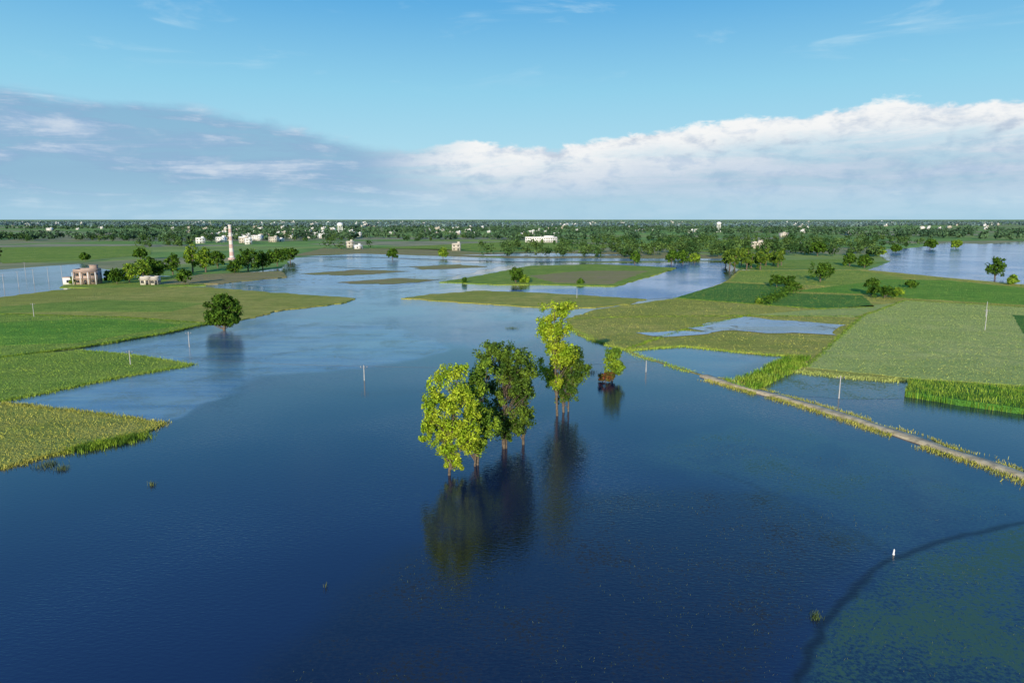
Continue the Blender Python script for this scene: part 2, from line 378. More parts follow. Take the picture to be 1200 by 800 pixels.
field('paddy_field', [(-150, 388), (0, 379), (120, 374), (212, 382), (90, 403), (0, 406), (-150, 412)], 0.33, 'bright_green', 0.3, None, 0.05)
field('crop_field', [(0, 360), (120, 352), (240, 356), (200, 366), (60, 366), (0, 368)], 0.28, 'green', 0.8, None, 0.02)
field('crop_field', [(175, 334), (235, 322), (330, 318), (336, 325), (255, 333)], 0.3, 'brown', 1.5)
field('crop_field', [(70, 337), (85, 329), (150, 325), (235, 324), (240, 335), (130, 338)], 0.26, 'green', 1.5)
field('crop_field', [(515, 331), (560, 324), (620, 312), (700, 310), (792, 314), (770, 322), (720, 336), (640, 334), (580, 334)], 0.3, 'green', 2)
field('crop_field', [(620, 324), (680, 318), (760, 318), (715, 334), (650, 332)], 0.34, 'brown', 1.5, None, 0.03)
field('crop_field', [(468, 350), (500, 346), (560, 341), (640, 344), (757, 351), (735, 357), (665, 363), (560, 356)], 0.25, 'olive', 2.0)
field('crop_field', [(665, 374), (700, 363), (800, 349), (850, 331), (866, 317), (1010, 316), (1110, 326), (1200, 334), (1500, 352), (1500, 480), (1200, 458), (1060, 447), (995, 443), (928, 435), (948, 418), (900, 416), (800, 406), (735, 411), (700, 401), (680, 393), (665, 383)], 0.25, 'olive', 1.1, ('c_olive', 0.9, 0.16, 0.2))
field('paddy_field', [(790, 350), (850, 332), (905, 334), (925, 338), (905, 352), (880, 357)], 0.29, 'dgreen', 0.5, None, 0.03)
field('crop_field', [(868, 318), (1005, 317), (1060, 326), (1030, 338), (930, 334), (855, 330)], 0.29, 'green', 0.8, None, 0.03)
field('paddy_field', [(893, 358), (915, 344), (1010, 347), (1025, 360), (960, 362)], 0.30, 'dgreen', 0.5, None, 0.03)
field('paddy_field', [(930, 342), (1040, 328), (1110, 329), (1200, 338), (1500, 356), (1500, 372), (1200, 358), (1060, 350), (1010, 345)], 0.31, 'bright_green', 0.5, None, 0.03)
field('crop_field', [(985, 395), (1010, 372), (1060, 353), (1200, 361), (1500, 376), (1500, 470), (1200, 453), (1060, 444), (945, 432)], 0.30, 'pale', 0.6, ('c_pale', 1.5, 0.15, 0.16), 0.05)
field('crop_field', [(880, 370), (1000, 373), (1050, 356), (965, 363)], 0.30, 'pale', 0.6, None, 0.02)
field('paddy_field', [(1186, 370), (1500, 385), (1500, 410), (1200, 392)], 0.36, 'dgreen', 0.5, None, 0.05)
wsheet('puddle_water', [(806, 386), (850, 376), (872, 372), (900, 376), (930, 377), (992, 383), (978, 388), (984, 395), (935, 392), (900, 392), (860, 389), (835, 391)], 0.42, 'silt', 2.0)
wsheet('puddle_water', [(745, 392), (800, 389), (835, 391), (820, 394), (770, 396)], 0.42, 'silt', 2.0)
wsheet('pond_weed_water', [(880, 457), (930, 437), (1062, 449), (1060, 466), (985, 469), (930, 464)], 0.06, 'pond')
for px, mt in [([(0, 309), (0, 290), (170, 288), (180, 298), (95, 305)], 'green'), ([(-300, 312), (-300, 292), (0, 290), (0, 309)], 'green'), ([(340, 300), (380, 291), (520, 292), (600, 300), (520, 302), (420, 298)], 'brown'),
               ([(430, 291), (600, 283), (720, 287), (700, 293), (560, 294)], 'green'), ([(560, 296), (700, 294), (860, 300), (850, 305), (700, 307), (600, 304)], 'brown'),
               ([(870, 306), (1000, 303), (1035, 308), (1005, 315), (868, 315)], 'green'), ([(720, 286), (860, 282), (980, 288), (860, 298)], 'green')]:
    sheet('crop_field', PX(px), 0.12, mt, 12, 4)
for px in [[(350, 301), (420, 297.5), (600, 303), (860, 303), (860, 305.5), (600, 307), (420, 301)], [(540, 299), (640, 297), (760, 299), (640, 301)], [(380, 312), (470, 308), (520, 311), (430, 315)]]:
    sheet('flood_channel_water', PX(px), 0.2, 'silt', 12, 5)
for px in [[(345, 321), (420, 316), (480, 318), (410, 323)], [(400, 331), (470, 326), (520, 328), (450, 334)], [(470, 312), (540, 310), (575, 313), (500, 316)]]:
    sheet('mud_bank', PX(px), 0.12, 'brown', 3, 5)

track = PX([(826, 441), (870, 455), (920, 468), (980, 485), (1050, 508), (1120, 532), (1200, 560), (1300, 597), (1420, 640)])
_, tp, tn = ribbon('dirt_track', track, 1.7, 0.34, 'sand', 0.4, 0.4)
b2 = PX([(826, 441), (790, 430), (745, 416), (733, 408)])
_, bp_, bn_ = ribbon('field_bund', b2, 0.5, 0.15, 'brown', 0.2, 0.3)
def fringe(pts, nn, off, spread, n, h, w, kind, z=0.0):
    i = rng.integers(0, len(pts), n); s = rng.choice([-1, 1], n)
    d = s*(off+np.abs(rng.normal(0, spread, n)))
    q = pts[i]+nn[i]*d[:, None]+rng.normal(0, 0.6, (n, 2))
    k = np.array([noise.noise(Vector((a*0.15, b*0.15, 2))) > -0.25 for a, b in q]); q = q[k]
    crop_parts.setdefault(kind, []).append((*blades(q[:, 0], q[:, 1], z, h, w), 0))
fringe(tp, tn, 1.2, 0.4, 12000, 0.3, 0.07, 'c_olive', 0.05)
fringe(bp_, bn_, 0.2, 0.3, 1500, 0.3, 0.1, 'c_green')
def edge_grass(px, n, spread, h, w, kind, z=0.0):
    pts = np.array(resample(PX(px), 0.5, 0.5, 1.0, closed=False)); i = rng.integers(0, len(pts), n)
    q = pts[i]+rng.normal(0, spread, (n, 2)); crop_parts.setdefault(kind, []).append((*blades(q[:, 0], q[:, 1], z, h, w), 0))
edge_grass([(0, 550), (90, 526), (165, 508), (190, 497), (100, 484), (0, 473)], 7000, 0.6, 0.35, 0.08, 'c_olive')
edge_grass([(0, 471), (50, 461), (150, 440), (225, 428), (150, 416), (88, 411)], 5000, 0.7, 0.35, 0.1, 'c_green')
edge_grass([(665, 383), (700, 401), (735, 411), (800, 406), (900, 416), (948, 418)], 4000, 0.7, 0.35, 0.15, 'c_green')
edge_grass([(928, 435), (995, 443), (1060, 447)], 2500, 0.8, 0.4, 0.12, 'c_pale')
edge_grass([(95, 527), (120, 522), (165, 512)], 2600, 0.9, 0.6, 0.08, 'l_mid')
for ln in ([(945, 432), (985, 395), (1010, 372), (1060, 353)], [(1060, 353), (1200, 361), (1400, 372)], [(790, 350), (880, 357), (960, 363), (1025, 361)], [(665, 374), (760, 372), (870, 371), (1010, 372)],
           [(735, 410), (800, 388), (880, 370)], [(0, 420), (100, 407), (200, 390), (243, 380)], [(0, 369), (150, 373), (243, 380)]):
    edge_grass(ln, 1700, 0.35, 0.3, 0.14, 'l_mid', 0.25)
for kind, parts in crop_parts.items():
    build({'c_olive': 'dry_crop_grass', 'c_green': 'green_crop_grass', 'c_pale': 'pale_crop_grass', 'l_mid': 'bank_weeds'}[kind], parts, [kind])

mz = [(1060, 465), (1064, 450), (1200, 460), (1400, 479), (1400, 517), (1200, 486), (1120, 475)]
maize = PX(mz)
X, Y = scatter(maize, 34, 48000)
c = np.array(maize).mean(0); inner = [tuple(c+(np.array(p)-c)*0.97) for p in maize]
build('maize_crop', [(*blades(X, Y, 0.0, 1.3, 0.09, 0.1), 0)], ['c_reed'])
sheet('maize_stand', inner, 1.0, 'dgreen', 1.0, 0.4, 1.0)
reed = PX([(848, 448), (880, 440), (905, 426), (925, 419), (950, 420), (945, 430), (915, 444), (885, 460)])
X, Y = scatter(reed, 26, 18000)
k = np.array([noise.noise(Vector((a*0.25, b*0.25, 9))) > -0.3 for a, b in zip(X, Y)])
build('reed_bed', [(*blades(X[k], Y[k], 0, 0.95, 0.11, 0.25), 0)], ['c_reed'])

parts = []
def tuft(u, v, n=40, r=0.6, h=0.5, w=0.05):
    x, y = P(u, v); parts.append((*blades(x+rng.normal(0, r, n), y+rng.normal(0, r, n), 0.0, h, w, 0.35), 0))
for u, v, n, r in [(55, 546, 200, 0.7), (73, 550, 120, 0.4), (178, 569, 60, 0.2), (955, 724, 70, 0.2), (610, 480, 60, 0.5), (690, 437, 120, 0.9), (600, 385, 120, 1.0), (382, 688, 8, 0.1)]:
    tuft(u, v, n, r)
for poly, n in [(PX([(330, 780), (500, 640), (760, 570), (900, 580), (1020, 650), (940, 760), (920, 900), (300, 900)]), 11000), (PX([(1300, 600), (1100, 640), (1000, 700), (945, 790), (940, 900), (1400, 900)]), 14000),
                      (PX([(105, 412), (245, 389), (350, 374), (470, 380), (530, 406), (430, 434), (300, 441)]), 8000), (PX([(750, 520), (900, 500), (1100, 560), (1200, 600), (1000, 640), (850, 560)]), 7000)]:
    X, Y = scatter(poly, 4, n*3)
    k = np.array([noise.noise(Vector((a*0.12, b*0.12, 4)))+0.5*noise.noise(Vector((a*0.6, b*0.6, 8))) > 0.0 for a, b in zip(X, Y)])
    X = X[k][:n]; Y = Y[k][:n]
    parts.append((*blades(X, Y, 0.0, 0.14, 0.03, 0.7), 0))
build('water_weeds', parts, ['weed'])

# ================= trees =================
def make_tree(name, x, y, h, crown, leaf, ncl, nlf, lsize=0.2, crad=0.75, trunk_r=0.2, seed=0, droop=0.0, ntrunk=1, base_spread=0.6, cull=-0.22):
    """crown = list of ellipsoids (dx,dy,z,rx,ry,rz) in metres, relative to trunk base"""
    global rng
    st = rng; rng = np.random.default_rng(seed+100)
    vol = np.array([c[3]*c[4]*c[5] for c in crown])**0.75; vol /= vol.sum(); cl = []
    for i in rng.choice(len(crown), ncl, p=vol):
        dx, dy, z, rx, ry, rz = crown[i]; d = rng.normal(size=3); d /= np.linalg.norm(d); r = rng.uniform(0.1, 1)**0.45
        p = np.array([dx+d[0]*rx*r, dy+d[1]*ry*r, z+d[2]*rz*r]); q = p*0.4
        if noise.noise(Vector((q[0]+x*1.7, q[1]+seed, q[2]))) < cull: continue
        if p[2] < 0.3: p[2] = 0.3+rng.uniform(0, 0.4)
        cl.append(p)
    cl = np.array(cl); parts = []
    cen = np.array([(c[0], c[1], c[2]) for c in crown]).mean(0)
    n = len(cl)*nlf; idx = np.repeat(np.arange(len(cl)), nlf)
    cr = crad*rng.uniform(0.5, 1.3, len(cl))[idx]
    off = rng.normal(size=(n, 3)); off /= np.linalg.norm(off, axis=1, keepdims=True); off *= (rng.uniform(0.15, 1, n)**0.65*cr)[:, None]
    off[:, 2] *= (0.8+droop)
    C = cl[idx]+off; C[:, 2] = np.maximum(C[:, 2], 0.08)
    nr = off/(cr[:, None])+rng.normal(0, 0.45, (n, 3))+0.35*(C-cen)/h
    V, F = cards(C, nr, lsize); parts.append((V, F, 1))
    zt = max(c[2]+c[5]*0.6 for c in crown)
    for tnum in range(ntrunk):
        bx, by = (0, 0) if tnum == 0 else rng.normal(0, base_spread, 2)
        top = cl[np.argmax(cl[:, 2]-0.6*np.abs(cl[:, 0]-bx)-rng.uniform(0, 2, len(cl)))]
        k = 8; pts = []
        for i in range(k):
            t = i/(k-1); pts.append([bx+(top[0]-bx)*t**1.3+0.12*math.sin(3*t+seed+tnum)*h*0.1, by+(top[1]-by)*t**1.3+0.1*math.cos(4*t+seed), -0.5+(zt*0.97+0.5)*t])
        tr = trunk_r*(1 if tnum == 0 else 0.7)
        V, F = tube(pts, [tr*(1.15-0.95*i/(k-1)) for i in range(k)], 8); parts.append((V, F, 0))
        for c in cl[rng.permutation(len(cl))[:max(8, len(cl)//8)]]:
            t = np.clip((c[2]*0.75-0.4)/zt-rng.uniform(0, .12), 0.08, 0.92); j = t*(k-1); a = int(j); fr = j-a
            s = np.array(pts[a])*(1-fr)+np.array(pts[min(a+1, k-1)])*fr
            mid = (s+c)/2+np.array([0, 0, 0.06*h*rng.uniform(-.3, 1)])
            r0 = tr*(1.1-t)*0.45
            V, F = tube([s, mid, c], [r0, r0*0.6, r0*0.2], 5); parts.append((V, F, 0))
    rng = st
    return build(name, parts, ['bark', leaf], (x, y, 0))

x, y = P(528, 557)
make_tree('eucalyptus_tree', x, y, 14, [(0, 0, 10.8, 2.5, 2.0, 2.3), (-1.4, 0, 7.8, 2.0, 1.9, 2.2), (1.4, 0, 8.3, 2.3, 2, 3.0), (0.3, 0, 3.6, 1.8, 1.3, 2.8), (1.2, 0, 11.9, 1.6, 1.3, 1.6), (-1.7, 0, 5.0, 1.9, 1.3, 1.7), (2.2, 0, 5.0, 1.6, 1.2, 2.3), (-2.6, 0, 6.4, .8, .8, 1.0), (-2.3, 0, 9.6, .9, .9, 1.0), (-.2, 0, 12.9, .7, .7, .9), (0.5, 0, 1.6, 1.4, .9, 1.3)], 'l_bright', 390, 62, 0.15, 0.6, 0.16, 11, 0.35, 1, .6, -0.28)
x, y = P(560, 545)
make_tree('eucalyptus_tree', x, y, 13, [(0, 0, 8.8, 2.3, 2, 3.2), (-.6, 0, 4.2, 1.9, 1.5, 2.7), (1.0, 0, 11.2, 1.8, 1.5, 2.0), (.8, 0, 4.4, 2.0, 1.5, 2.8)], 'l_mid', 260, 58, 0.16, 0.64, 0.17, 12, 0.3, 2, .6, -.28)
x, y = P(590, 526)
make_tree('eucalyptus_tree', x, y, 14.4, [(-1.2, 0, 11.9, 2.4, 2.2, 2.5), (1.3, 0, 11.8, 2.4, 2.0, 2.4), (0.5, 0, 8.4, 3.1, 2.2, 3.0), (-.6, 0, 4.6, 2.7, 1.9, 2.4), (1.6, 0, 4.6, 2.2, 1.6, 2.4), (.2, 0, 2.7, 1.9, 1.2, 1.6)], 'l_olive', 380, 62, 0.16, 0.7, 0.18, 13, 0.1, 3, .6, -.26)
x, y = P(612, 521)
make_tree('eucalyptus_tree', x, y, 12.5, [(0, 0, 10.0, 2.0, 1.9, 2.8), (0.3, 0, 6.0, 1.9, 1.5, 2.4), (-.7, 0, 7.6, 1.7, 1.6, 2.5), (0, 0, 3.4, 1.6, 1, 1.8)], 'l_olive', 220, 58, 0.16, 0.68, 0.17, 14, 0.1, 2, .6, -.26)
x, y = P(652, 487)
make_tree('eucalyptus_tree', x, y, 18, [(-0.6, 0, 16.3, 2.1, 1.8, 1.6), (1.0, 0, 16.7, 1.8, 1.5, 1.2), (-1.8, 0, 14.0, 1.8, 1.5, 1.6), (-.5, 0, 12.2, 2.2, 1.7, 1.8), (0.6, 0, 9.8, 2.5, 2, 2.0), (-1.4, 0, 7.6, 1.9, 1.5, 1.7), (1.0, 0, 14.0, 1.5, 1.2, 1.4), (-.4, 0, 5.4, 1.3, 1.1, 1.3)], 'l_bright', 330, 54, 0.16, 0.64, 0.18, 15, 0.25, 1, .6, -0.26)
x, y = P(661, 483)
make_tree('eucalyptus_tree', x, y, 12, [(0.2, 0, 9.4, 2.6, 2, 2.2), (1.4, 0, 6.8, 2.5, 2, 2.4), (-1.0, 0, 6.0, 2.2, 1.8, 2.0), (0.3, 0, 3.4, 2.0, 1.5, 2.0)], 'l_olive', 290, 54, 0.17, 0.66, 0.18, 16, 0.15, 2, .6, -.28)
x, y = P(718, 446)
make_tree('mango_tree', x, y, 6.6, [(0, 0, 4.4, 1.9, 1.6, 2.0), (-.5, 0, 2.2, 1.8, 1.4, 1.6), (0.9, 0, 2.6, 1.2, 1.2, 1.4), (0.3, 0, 5.6, 1.1, 1.0, .8)], 'l_mid', 130, 50, 0.18, 0.55, 0.15, 17)
x, y = P(709, 448)
make_tree('shrub', x, y, 2, [(0, 0, 1.0, 1.7, 1.2, .9), (.8, 0, 1.4, 1.1, .8, .7)], 'l_rust', 50, 40, 0.15, 0.45, 0.05, 19)
x, y = P(263, 387)
make_tree('mango_tree', x, y, 10, [(0, 0, 6.2, 4.4, 4, 3.4), (-1.8, 0, 3.6, 3.0, 3, 2.4), (1.8, 0, 3.8, 3.0, 2.8, 2.6), (0, 0, 8.4, 2.4, 2.2, 1.4)], 'l_dark', 330, 48, 0.3, 1.0, 0.35, 18, 0, 1, .6, -.3)

def tree_px(name, u, v, top, wpx, leaf, seed, low=0.12):
    x, y = P(u, v); h = Zat(top, y); w = wpx*y/800*1.02; r = w/2
    cr = [(0, 0, h*0.6, r*0.85, r*0.85, h*0.33), (-r*0.35, 0, h*0.42, r*0.62, r*0.62, h*(0.42-low)), (r*0.38, 0, h*0.46, r*0.6, r*0.6, h*0.3), (r*0.1, 0, h*0.8, r*0.5, r*0.5, h*0.16)]
    k = max(0.35, y*0.0014)
    make_tree(name, x, y, h, cr, leaf, 75, 30, k*1.0, max(0.8, min(w, h)*0.15), h*0.03, seed)
sd = 30
for u, v, t, w, lf in [(217, 334, 314, 18, 'l_dark'), (137, 333, 314, 18, 'l_dark'), (152, 332, 308, 18, 'l_mid'), (168, 328, 303, 22, 'l_mid'), (186, 326, 305, 22, 'l_dark'), (203, 322, 296, 20, 'l_dark'), (226, 319, 284, 18, 'l_mid'), (241, 319, 287, 20, 'l_mid'), (255, 314, 294, 22, 'l_dark'), (235, 312, 292, 24, 'l_dark'), (178, 318, 300, 24, 'l_dark'),
                       (275, 320, 304, 22, 'l_dark'), (291, 318, 289, 30, 'l_dark'), (308, 316, 293, 26, 'l_dark'), (325, 312, 290, 24, 'l_dark'), (340, 306, 289, 20, 'l_dark'), (605, 332, 312, 17, 'l_dark'), (615, 332, 323, 12, 'l_mid'), (744, 310, 293, 13, 'l_dark'), (787, 309, 292, 15, 'l_dark'), (800, 309, 293, 14, 'l_dark'), (814, 308, 295, 14, 'l_mid'),
                       (961, 331, 306, 31, 'l_dark'), (910, 337, 321, 22, 'l_dark'), (926, 338, 323, 20, 'l_dark'), (1021, 347, 325, 19, 'l_dark'), (1036, 350, 334, 27, 'l_dark'), (1051, 348, 337, 14, 'l_mid'), (1068, 338, 328, 13, 'l_dark'), (1166, 327, 300, 22, 'l_dark'), (1013, 314, 298, 18, 'l_dark'), (958, 300, 283, 22, 'l_dark'), (1186, 334, 322, 12, 'l_mid'),
                       (995, 312, 296, 16, 'l_dark'), (1030, 300, 288, 14, 'l_mid'), (1050, 296, 286, 12, 'l_dark'), (1090, 292, 280, 14, 'l_dark'), (1120, 291, 281, 14, 'l_mid'), (519, 303, 290, 12, 'l_mid'), (543, 332, 325, 7, 'l_dark'), (680, 333, 327, 7, 'l_dark'), (100, 306, 296, 12, 'l_dark'), (165, 304, 290, 16, 'l_dark'), (460, 304, 291, 14, 'l_dark'), (890, 356, 350, 7, 'l_mid'), (128, 331, 317, 14, 'l_dark'), (86, 334, 324, 10, 'l_mid')]:
    sd += 1; tree_px('mango_tree' if w >= 14 else 'shrub', u, v, t, w, lf, sd)
for i in range(12):
    sd += 1; tree_px('poplar_tree', 851+i*6+random.uniform(-2, 2), 314+random.uniform(-3, 3), 290+random.uniform(-2, 4), 10, 'l_olive', sd, 0.05)
hx = []
for i in range(26):
    t = i/25; u = 893+42*t; v = 357-19*t; x, y = P(u+random.uniform(-1, 1), v)
    c = np.array([x, y, 1.0])+rng.normal(0, 1, (60, 3))*[1.3, 2.5, 0.7]; c[:, 2] = np.abs(c[:, 2]); hx.append((*cards(c, rng.normal(size=(60, 3))+[0, 0, .6], 0.4), 0))
build('field_hedge', hx, ['l_dark'])

def far_trees(name, n, y0, y1, mat, nl, ls, thr, hr=(7, 14)):
    Ys = np.exp(rng.uniform(math.log(y0), math.log(y1), n)); Xs = rng.uniform(-1.05, 1.05, n)*(Ys*0.85+150)
    keep = []
    ch = inpoly(Xs, Ys, main_water)
    for i in range(n):
        if ch[i]: continue
        s = 1/(90+Ys[i]*0.10)
        a = noise.noise(Vector((Xs[i]*s*0.3, Ys[i]*s*1.6, 3)))+0.6*noise.noise(Vector((Xs[i]*s*1.6, Ys[i]*s*4, 8)))
        if a > thr: keep.append(i)
    Xs, Ys = Xs[keep], Ys[keep]; n = len(Xs); h = rng.uniform(hr[0], hr[1], n)*rng.uniform(0.7, 1.25, n); w = h*rng.uniform(0.3, 0.75, n)
    idx = np.repeat(np.arange(n), nl); d = rng.normal(size=(len(idx), 3)); d /= np.linalg.norm(d, axis=1, keepdims=True)
    r = rng.uniform(0.35, 1, len(idx))[:, None]
    lob = rng.normal(0, 0.25, (len(idx), 3))
    C = np.stack([Xs[idx], Ys[idx], h[idx]*0.55], 1)+(d*r+lob*0.5)*np.stack([w[idx], w[idx], h[idx]*0.45], 1)
    C[:, 2] = np.maximum(C[:, 2], 0.3)
    build(name, [(*cards(C, d+rng.normal(0, .35, d.shape), ls, 0.8), 0)], [mat])
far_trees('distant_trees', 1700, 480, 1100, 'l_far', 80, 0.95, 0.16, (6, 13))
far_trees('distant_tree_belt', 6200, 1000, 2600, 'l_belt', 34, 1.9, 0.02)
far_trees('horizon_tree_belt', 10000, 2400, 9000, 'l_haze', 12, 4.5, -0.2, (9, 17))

# ================= buildings =================
def house_parts(w, d, st, mat, rot, seed, stair=True):
    h = 3.1*st; parts = []
    def B(*a, m=0):
        V, F = box(*a, rot=rot); parts.append((V, F, m))
    B(0, 0, 0, w, d, h)
    t = 0.25
    for s in (-1, 1):
        B(0, s*(d/2-t/2), h+0.003, w, t, 0.9); B(s*(w/2-t/2), 0, h+0.003, t, d-2*t-0.006, 0.9)
    for s in range(st):
        B(0, -d/2-0.5, 3.1*(s+1)-0.35, w+0.4, 0.99, 0.18)
        n = max(2, int(w/3))
        for i in range(n):
            xx = -w/2+(i+0.5)*w/n
            if s == 0 and i == n//2: B(xx, -d/2-0.03, 3.1*s+0.1, 1.1, 0.05, 2.1, m=1)
            else:
                B(xx, -d/2-0.03, 3.1*s+1.0, 1.3, 0.05, 1.2, m=1); B(xx, -d/2-0.08, 3.1*s+0.88, 1.5, 0.14, 0.1)
        for i in range(2):
            yy = -d/4+i*d/2; B(w/2+0.03, yy, 3.1*s+1.0, 0.05, 1.1, 1.2, m=1); B(-w/2-0.03, yy, 3.1*s+1.0, 0.05, 1.1, 1.2, m=1)
    if stair: B(w*0.25, d*0.2, h+0.005, w*0.3, d*0.35, 2.4); B(w*0.25, d*0.2, h+2.41, w*0.36, d*0.42, 0.15)
    return parts
x, y = P(104, 333)
fp = house_parts(9.5, 8, 2, 'pink', 0.25, 1)
for i in range(4):
    V, F = box(-4.75+i*3.16, -5.1, 0, 0.3, 0.3, 5.8, rot=0.25); fp.append((V, F, 2))
V, F = box(-7.3, 0.5, 0, 5.0, 6, 3.2, rot=0.25); fp.append((V, F, 2))
V, F = box(-7.3, 0.5, 3.203, 5.3, 6.4, 0.2, rot=0.25); fp.append((V, F, 0))
V, F = box(-7.3, -2.54, 0.9, 2.0, 0.06, 1.3, rot=0.25); fp.append((V, F, 1))
build('farmhouse', fp, ['pink', 'glass', 'white'], (x, y, 0.2))
for u, v, w in [(172, 334, 4), (183, 334, 3)]:
    x, y = P(u, v); build('farm_shed', house_parts(w, 4, 1, 'white', 0.1, 2, False), ['cream', 'glass'], (x, y, 0.1))
x, y = P(634, 284)
build('school_building', house_parts(42, 12, 2, 'white', 0.0, 5), ['white', 'glass'], (x, y, 0))
rr = random.Random(5); k = 0
clusters = [(225, 345, 268, 283, 60), (340, 440, 267, 280, 34), (505, 590, 266, 277, 20), (600, 680, 268, 279, 12), (740, 820, 265, 273, 14), (900, 980, 266, 277, 10), (1060, 1140, 264, 270, 10), (40, 140, 264, 270, 9), (380, 560, 284, 294, 3), (900, 1000, 288, 294, 2)]
meshes = {}
for (u0, u1, v0, v1, n) in clusters:
    for i in range(n):
        u = rr.gauss((u0+u1)/2, (u1-u0)/3.2); v = min(max(rr.gauss((v0+v1)/2, (v1-v0)/3), 262), 297); x, y = P(u, v)
        key = (rr.choice([8, 11, 14]), rr.choice([1, 2, 2]), rr.choice(['white', 'white', 'cream']))
        if key not in meshes:
            ob = build('village_house', house_parts(key[0], key[0]*0.75, key[1], key[2], 0, k), [key[2], 'glass']); meshes[key] = ob.data; k += 1
        else:
            ob = bpy.data.objects.new('village_house', meshes[key]); scene.collection.objects.link(ob)
        ob.location = (x, y, 0); ob.rotation_euler[2] = rr.uniform(-0.6, 0.6)
tp_ = []
for i in range(600):
    v = rr.uniform(259.3, 266); u = rr.uniform(-60, 1260)
    if noise.noise(Vector((u*0.02, 0, 5))) < 0.02: continue
    x, y = P(u, v); w = rr.uniform(7, 20); h = rr.choice([4, 6.5, 9, 12])
    tp_.append((*box(x, y, 0, w, w*0.7, h), rr.choice([0, 2]))); tp_.append((*box(x+w*.2, y, h+.01, w*0.3, w*0.3, 2.5), 0))
    tp_.append((*box(x, y-w*.35-.1, h*.4, w*0.6, 0.15, 1.4), 1))
build('distant_town', tp_, ['white', 'glass', 'cream'])
x, y = P(272, 304); hh = Zat(263.5, y); parts = []
nb = 9
for i in range(nb):
    z0, z1 = hh*i/nb, hh*(i+1)/nb; r0 = 1.8-0.8*i/nb; r1 = 1.8-0.8*(i+1)/nb
    parts.append((*tube([(0, 0, z0), (0, 0, z1)], [r0, r1], 20), i % 2))
parts.append((*tube([(0, 0, hh-1.2), (0, 0, hh-1.0), (0, 0, hh), (0, 0, hh+.05)], [1.05, 1.35, 1.35, .8], 20), 0))
parts.append((*tube([(0, 0, -.2), (0, 0, 1.2), (0, 0, 1.5)], [2.9, 2.9, 1.9], 20), 1))
build('brick_kiln_chimney', parts, ['chim', 'red'], (x, y, 0))
for u, v in [(842, 272), (399, 276)]:
    x, y = P(u, v); pr = []
    for a in range(6): pr.append((*tube([(5*math.cos(a*1.047), 5*math.sin(a*1.047), 0), (4*math.cos(a*1.047), 4*math.sin(a*1.047), 18)], [.5, .5], 6), 0))
    pr.append((*tube([(0, 0, 17), (0, 0, 18.5), (0, 0, 22), (0, 0, 24), (0, 0, 24.6)], [3, 5.5, 5.5, 3.0, 0.2], 20), 0))
    build('water_tower', pr, ['white'], (x, y, 0))
def pole(u, v, h, arm=True):
    x, y = P(u, v); pr = [(*tube([(0, 0, -.5), (0, 0, h)], [0.11, 0.07], 8), 0)]
    if arm: pr.append((*box(0, 0, h-0.5, 1.4, 0.08, 0.08), 1)); [pr.append((*tube([(q, 0, h-.4), (q, 0, h-.15)], [.06, .04], 6), 0)) for q in (-.6, 0.05, .6)]
    build('utility_pole', pr, ['concrete', 'wire'], (x, y, 0)); return (x, y, h)
def wires(a, b):
    pr = []
    for q in (-.6, .6):
        pts = [(a[0]+(b[0]-a[0])*t+q, a[1]+(b[1]-a[1])*t, a[2]-.15+(b[2]-a[2])*t-3.0*t*(1-t)) for t in np.linspace(0, 1, 14)]
        pr.append((*tube(pts, [0.011]*14, 4), 0))
    build('power_line', pr, ['wire'])
pl = [pole(153, 428, 3.2), pole(222, 407, 3.8), pole(427, 446, 3.0)]
pole(40, 372, 4.5)
wires(pl[0], pl[2]); wires(pl[2], pole(757, 436, 2.4, False))
pole(983, 467, 4.0); pole(1154, 388, 6); pole(676, 350, 4, False); pole(1155, 372, 5, False)
for u, v in [(5, 340), (22, 336), (40, 333), (57, 330), (73, 327), (30, 322)]: pole(u, v, 7)
x, y = P(1047, 650)
build('marker_post', [(*tube([(0, 0, -.3), (0, 0, .1), (0, 0, .12), (0.02, 0, .5), (0.02, 0, .56), (0.02, 0, .6)], [.12, .11, .08, .065, .045, .005], 10), 0)], ['white'], (x, y, 0))

# ================= sky =================
SUN_EL = math.radians(14.2); sdx, sdy = -0.22, -0.975
w = bpy.data.worlds.new("World"); scene.world = w; w.use_nodes = True
nt = w.node_tree; nt.nodes.clear()
sky = N(nt, 'ShaderNodeTexSky', sky_type='NISHITA'); sky.sun_disc = False; sky.sun_elevation = SUN_EL
sky.sun_rotation = math.atan2(sdx, sdy)
tc = N(nt, 'ShaderNodeTexCoord'); sx = N(nt, 'ShaderNodeSeparateXYZ'); L(nt, tc.outputs['Generated'], sx.inputs[0])
el = math_(nt, 'MULTIPLY', math_(nt, 'ARCSINE', sx.outputs[2]), 57.2958)
az = math_(nt, 'MULTIPLY', math_(nt, 'ARCTAN2', sx.outputs[0], sx.outputs[1]), 57.2958)
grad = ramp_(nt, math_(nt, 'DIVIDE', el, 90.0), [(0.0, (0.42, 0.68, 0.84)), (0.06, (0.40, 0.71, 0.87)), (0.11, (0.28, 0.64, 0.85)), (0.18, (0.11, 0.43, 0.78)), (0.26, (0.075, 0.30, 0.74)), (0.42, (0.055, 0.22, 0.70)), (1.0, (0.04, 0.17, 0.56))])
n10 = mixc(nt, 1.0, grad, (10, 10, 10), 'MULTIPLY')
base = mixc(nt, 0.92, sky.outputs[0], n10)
def cvec(sxy, sz):
    mp = N(nt, 'ShaderNodeMapping'); mp.inputs['Scale'].default_value = (sxy, sxy, sz); L(nt, tc.outputs['Generated'], mp.inputs[0]); return mp.outputs[0]
nA = noise_(nt, cvec(1, 2.6), 7, 5, 0.58, 0.2)
nB = noise_(nt, cvec(1, 8), 4, 6, 0.66, 0.4)
nC = noise_(nt, cvec(1, 2.2), 26, 4, 0.6, 0.2)
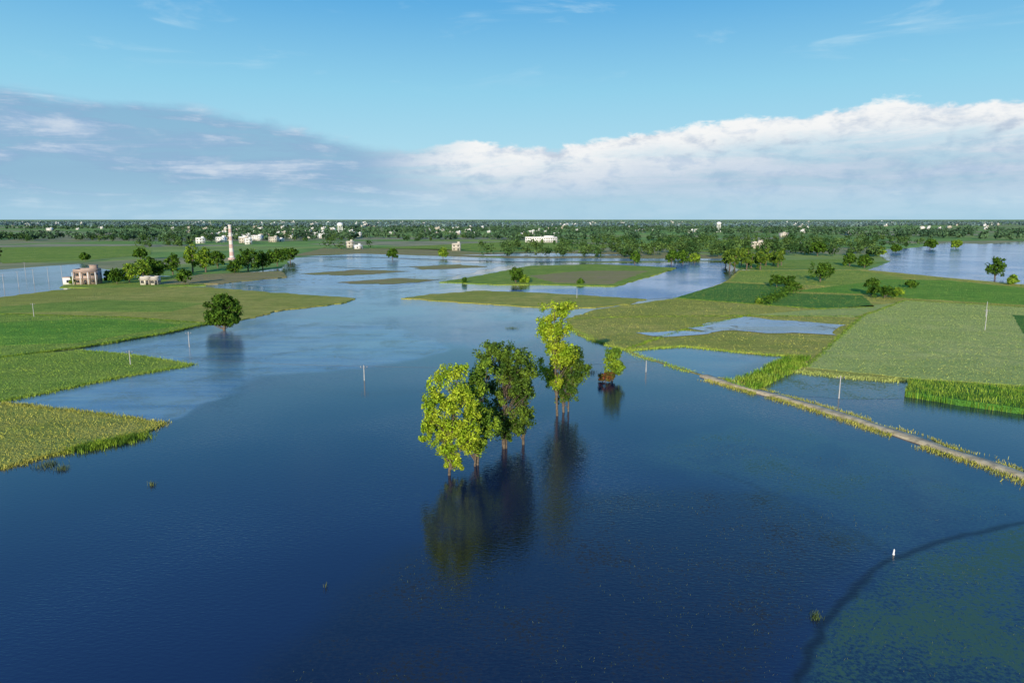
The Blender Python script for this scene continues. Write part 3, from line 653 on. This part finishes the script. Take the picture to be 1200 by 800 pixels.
azf = math_(nt, 'DIVIDE', math_(nt, 'ADD', az, 180.0), 360.0)
def st(a): return (a+180)/360
top = ramp_(nt, azf, [(st(-120), .5), (st(-36), .72), (st(-25), .71), (st(-17), .62), (st(-9), .48), (st(6), .53), (st(17), .62), (st(26), .67), (st(36), .65), (st(120), .5)])
right = smooth(nt, az, -14, -2)
top = math_(nt, 'MULTIPLY', top, 12.0)
amp = smooth(nt, right, 0, 1, 2.4, 3.2)
d = math_(nt, 'SUBTRACT', math_(nt, 'ADD', top, math_(nt, 'MULTIPLY', math_(nt, 'SUBTRACT', nA, 0.5), amp)), el)
d = math_(nt, 'ADD', d, math_(nt, 'MULTIPLY', math_(nt, 'SUBTRACT', nC, 0.5), smooth(nt, right, 0, 1, 1.1, 1.6)))
soft = smooth(nt, right, 0, 1, 1.3, 0.5)
mk = smooth(nt, d, 0.0, soft)
low = smooth(nt, el, 0.2, 3.4, 0.3, 1.0)
strk = smooth(nt, nB, 0.36, 0.58, 0.5, 1.0)
mk = math_(nt, 'MULTIPLY', math_(nt, 'MULTIPLY', mk, low), math_(nt, 'MAXIMUM', strk, math_(nt, 'MULTIPLY', right, smooth(nt, d, 1.0, 3.5, 1.0, 0.3))))
wd = smooth(nt, d, 0.6, 5.0, 1.0, 0.35)
white = math_(nt, 'MULTIPLY', math_(nt, 'MULTIPLY', right, wd), smooth(nt, math_(nt, 'ADD', math_(nt, 'MULTIPLY', nA, .4), math_(nt, 'MULTIPLY', nC, .6)), 0.36, 0.56, 0.45, 1.0))
lw = math_(nt, 'MULTIPLY', smooth(nt, math_(nt, 'ADD', math_(nt, 'MULTIPLY', nB, .7), math_(nt, 'MULTIPLY', nC, .3)), 0.45, 0.68), 0.5)
white = math_(nt, 'MAXIMUM', white, lw)
cc = mixc(nt, white, mixc(nt, smooth(nt, nB, 0.35, 0.6), (0.16, 0.30, 0.51), (0.32, 0.49, 0.70)), (0.92, 0.93, 0.93))
cc10 = mixc(nt, 1.0, cc, (10, 10, 10), 'MULTIPLY')
colr = mixc(nt, mk, base, cc10)
wisp = math_(nt, 'MULTIPLY', smooth(nt, noise_(nt, cvec(1, 5), 5.0, 5, 0.6, 0.6), 0.56, 0.8), math_(nt, 'MULTIPLY', smooth(nt, el, 9, 13, 0, 0.5), smooth(nt, el, 17, 24, 1, 0)))
colr = mixc(nt, wisp, colr, (6.0, 8.0, 9.0))
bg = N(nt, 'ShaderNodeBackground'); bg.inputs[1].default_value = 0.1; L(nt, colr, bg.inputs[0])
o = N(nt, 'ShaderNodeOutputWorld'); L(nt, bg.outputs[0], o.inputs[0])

sun = bpy.data.lights.new('sun', 'SUN'); sun.energy = 5; sun.angle = math.radians(0.5); sun.color = (1, 0.9, 0.72)
so = bpy.data.objects.new('sun', sun); scene.collection.objects.link(so)
dv = Vector((sdx*math.cos(SUN_EL), sdy*math.cos(SUN_EL), math.sin(SUN_EL)))
so.rotation_euler = dv.to_track_quat('Z', 'Y').to_euler()

cam = bpy.data.cameras.new('camera'); cam.lens = 24; cam.sensor_width = 36; cam.clip_end = 200000; cam.clip_start = 0.5
co = bpy.data.objects.new('camera', cam); scene.collection.objects.link(co); co.location = (0, 0, H)
co.rotation_euler = (math.pi/2-PITCH, 0, 0); scene.camera = co
scene.view_settings.view_transform = 'Standard'; scene.view_settings.look = 'None'; scene.view_settings.exposure = 0
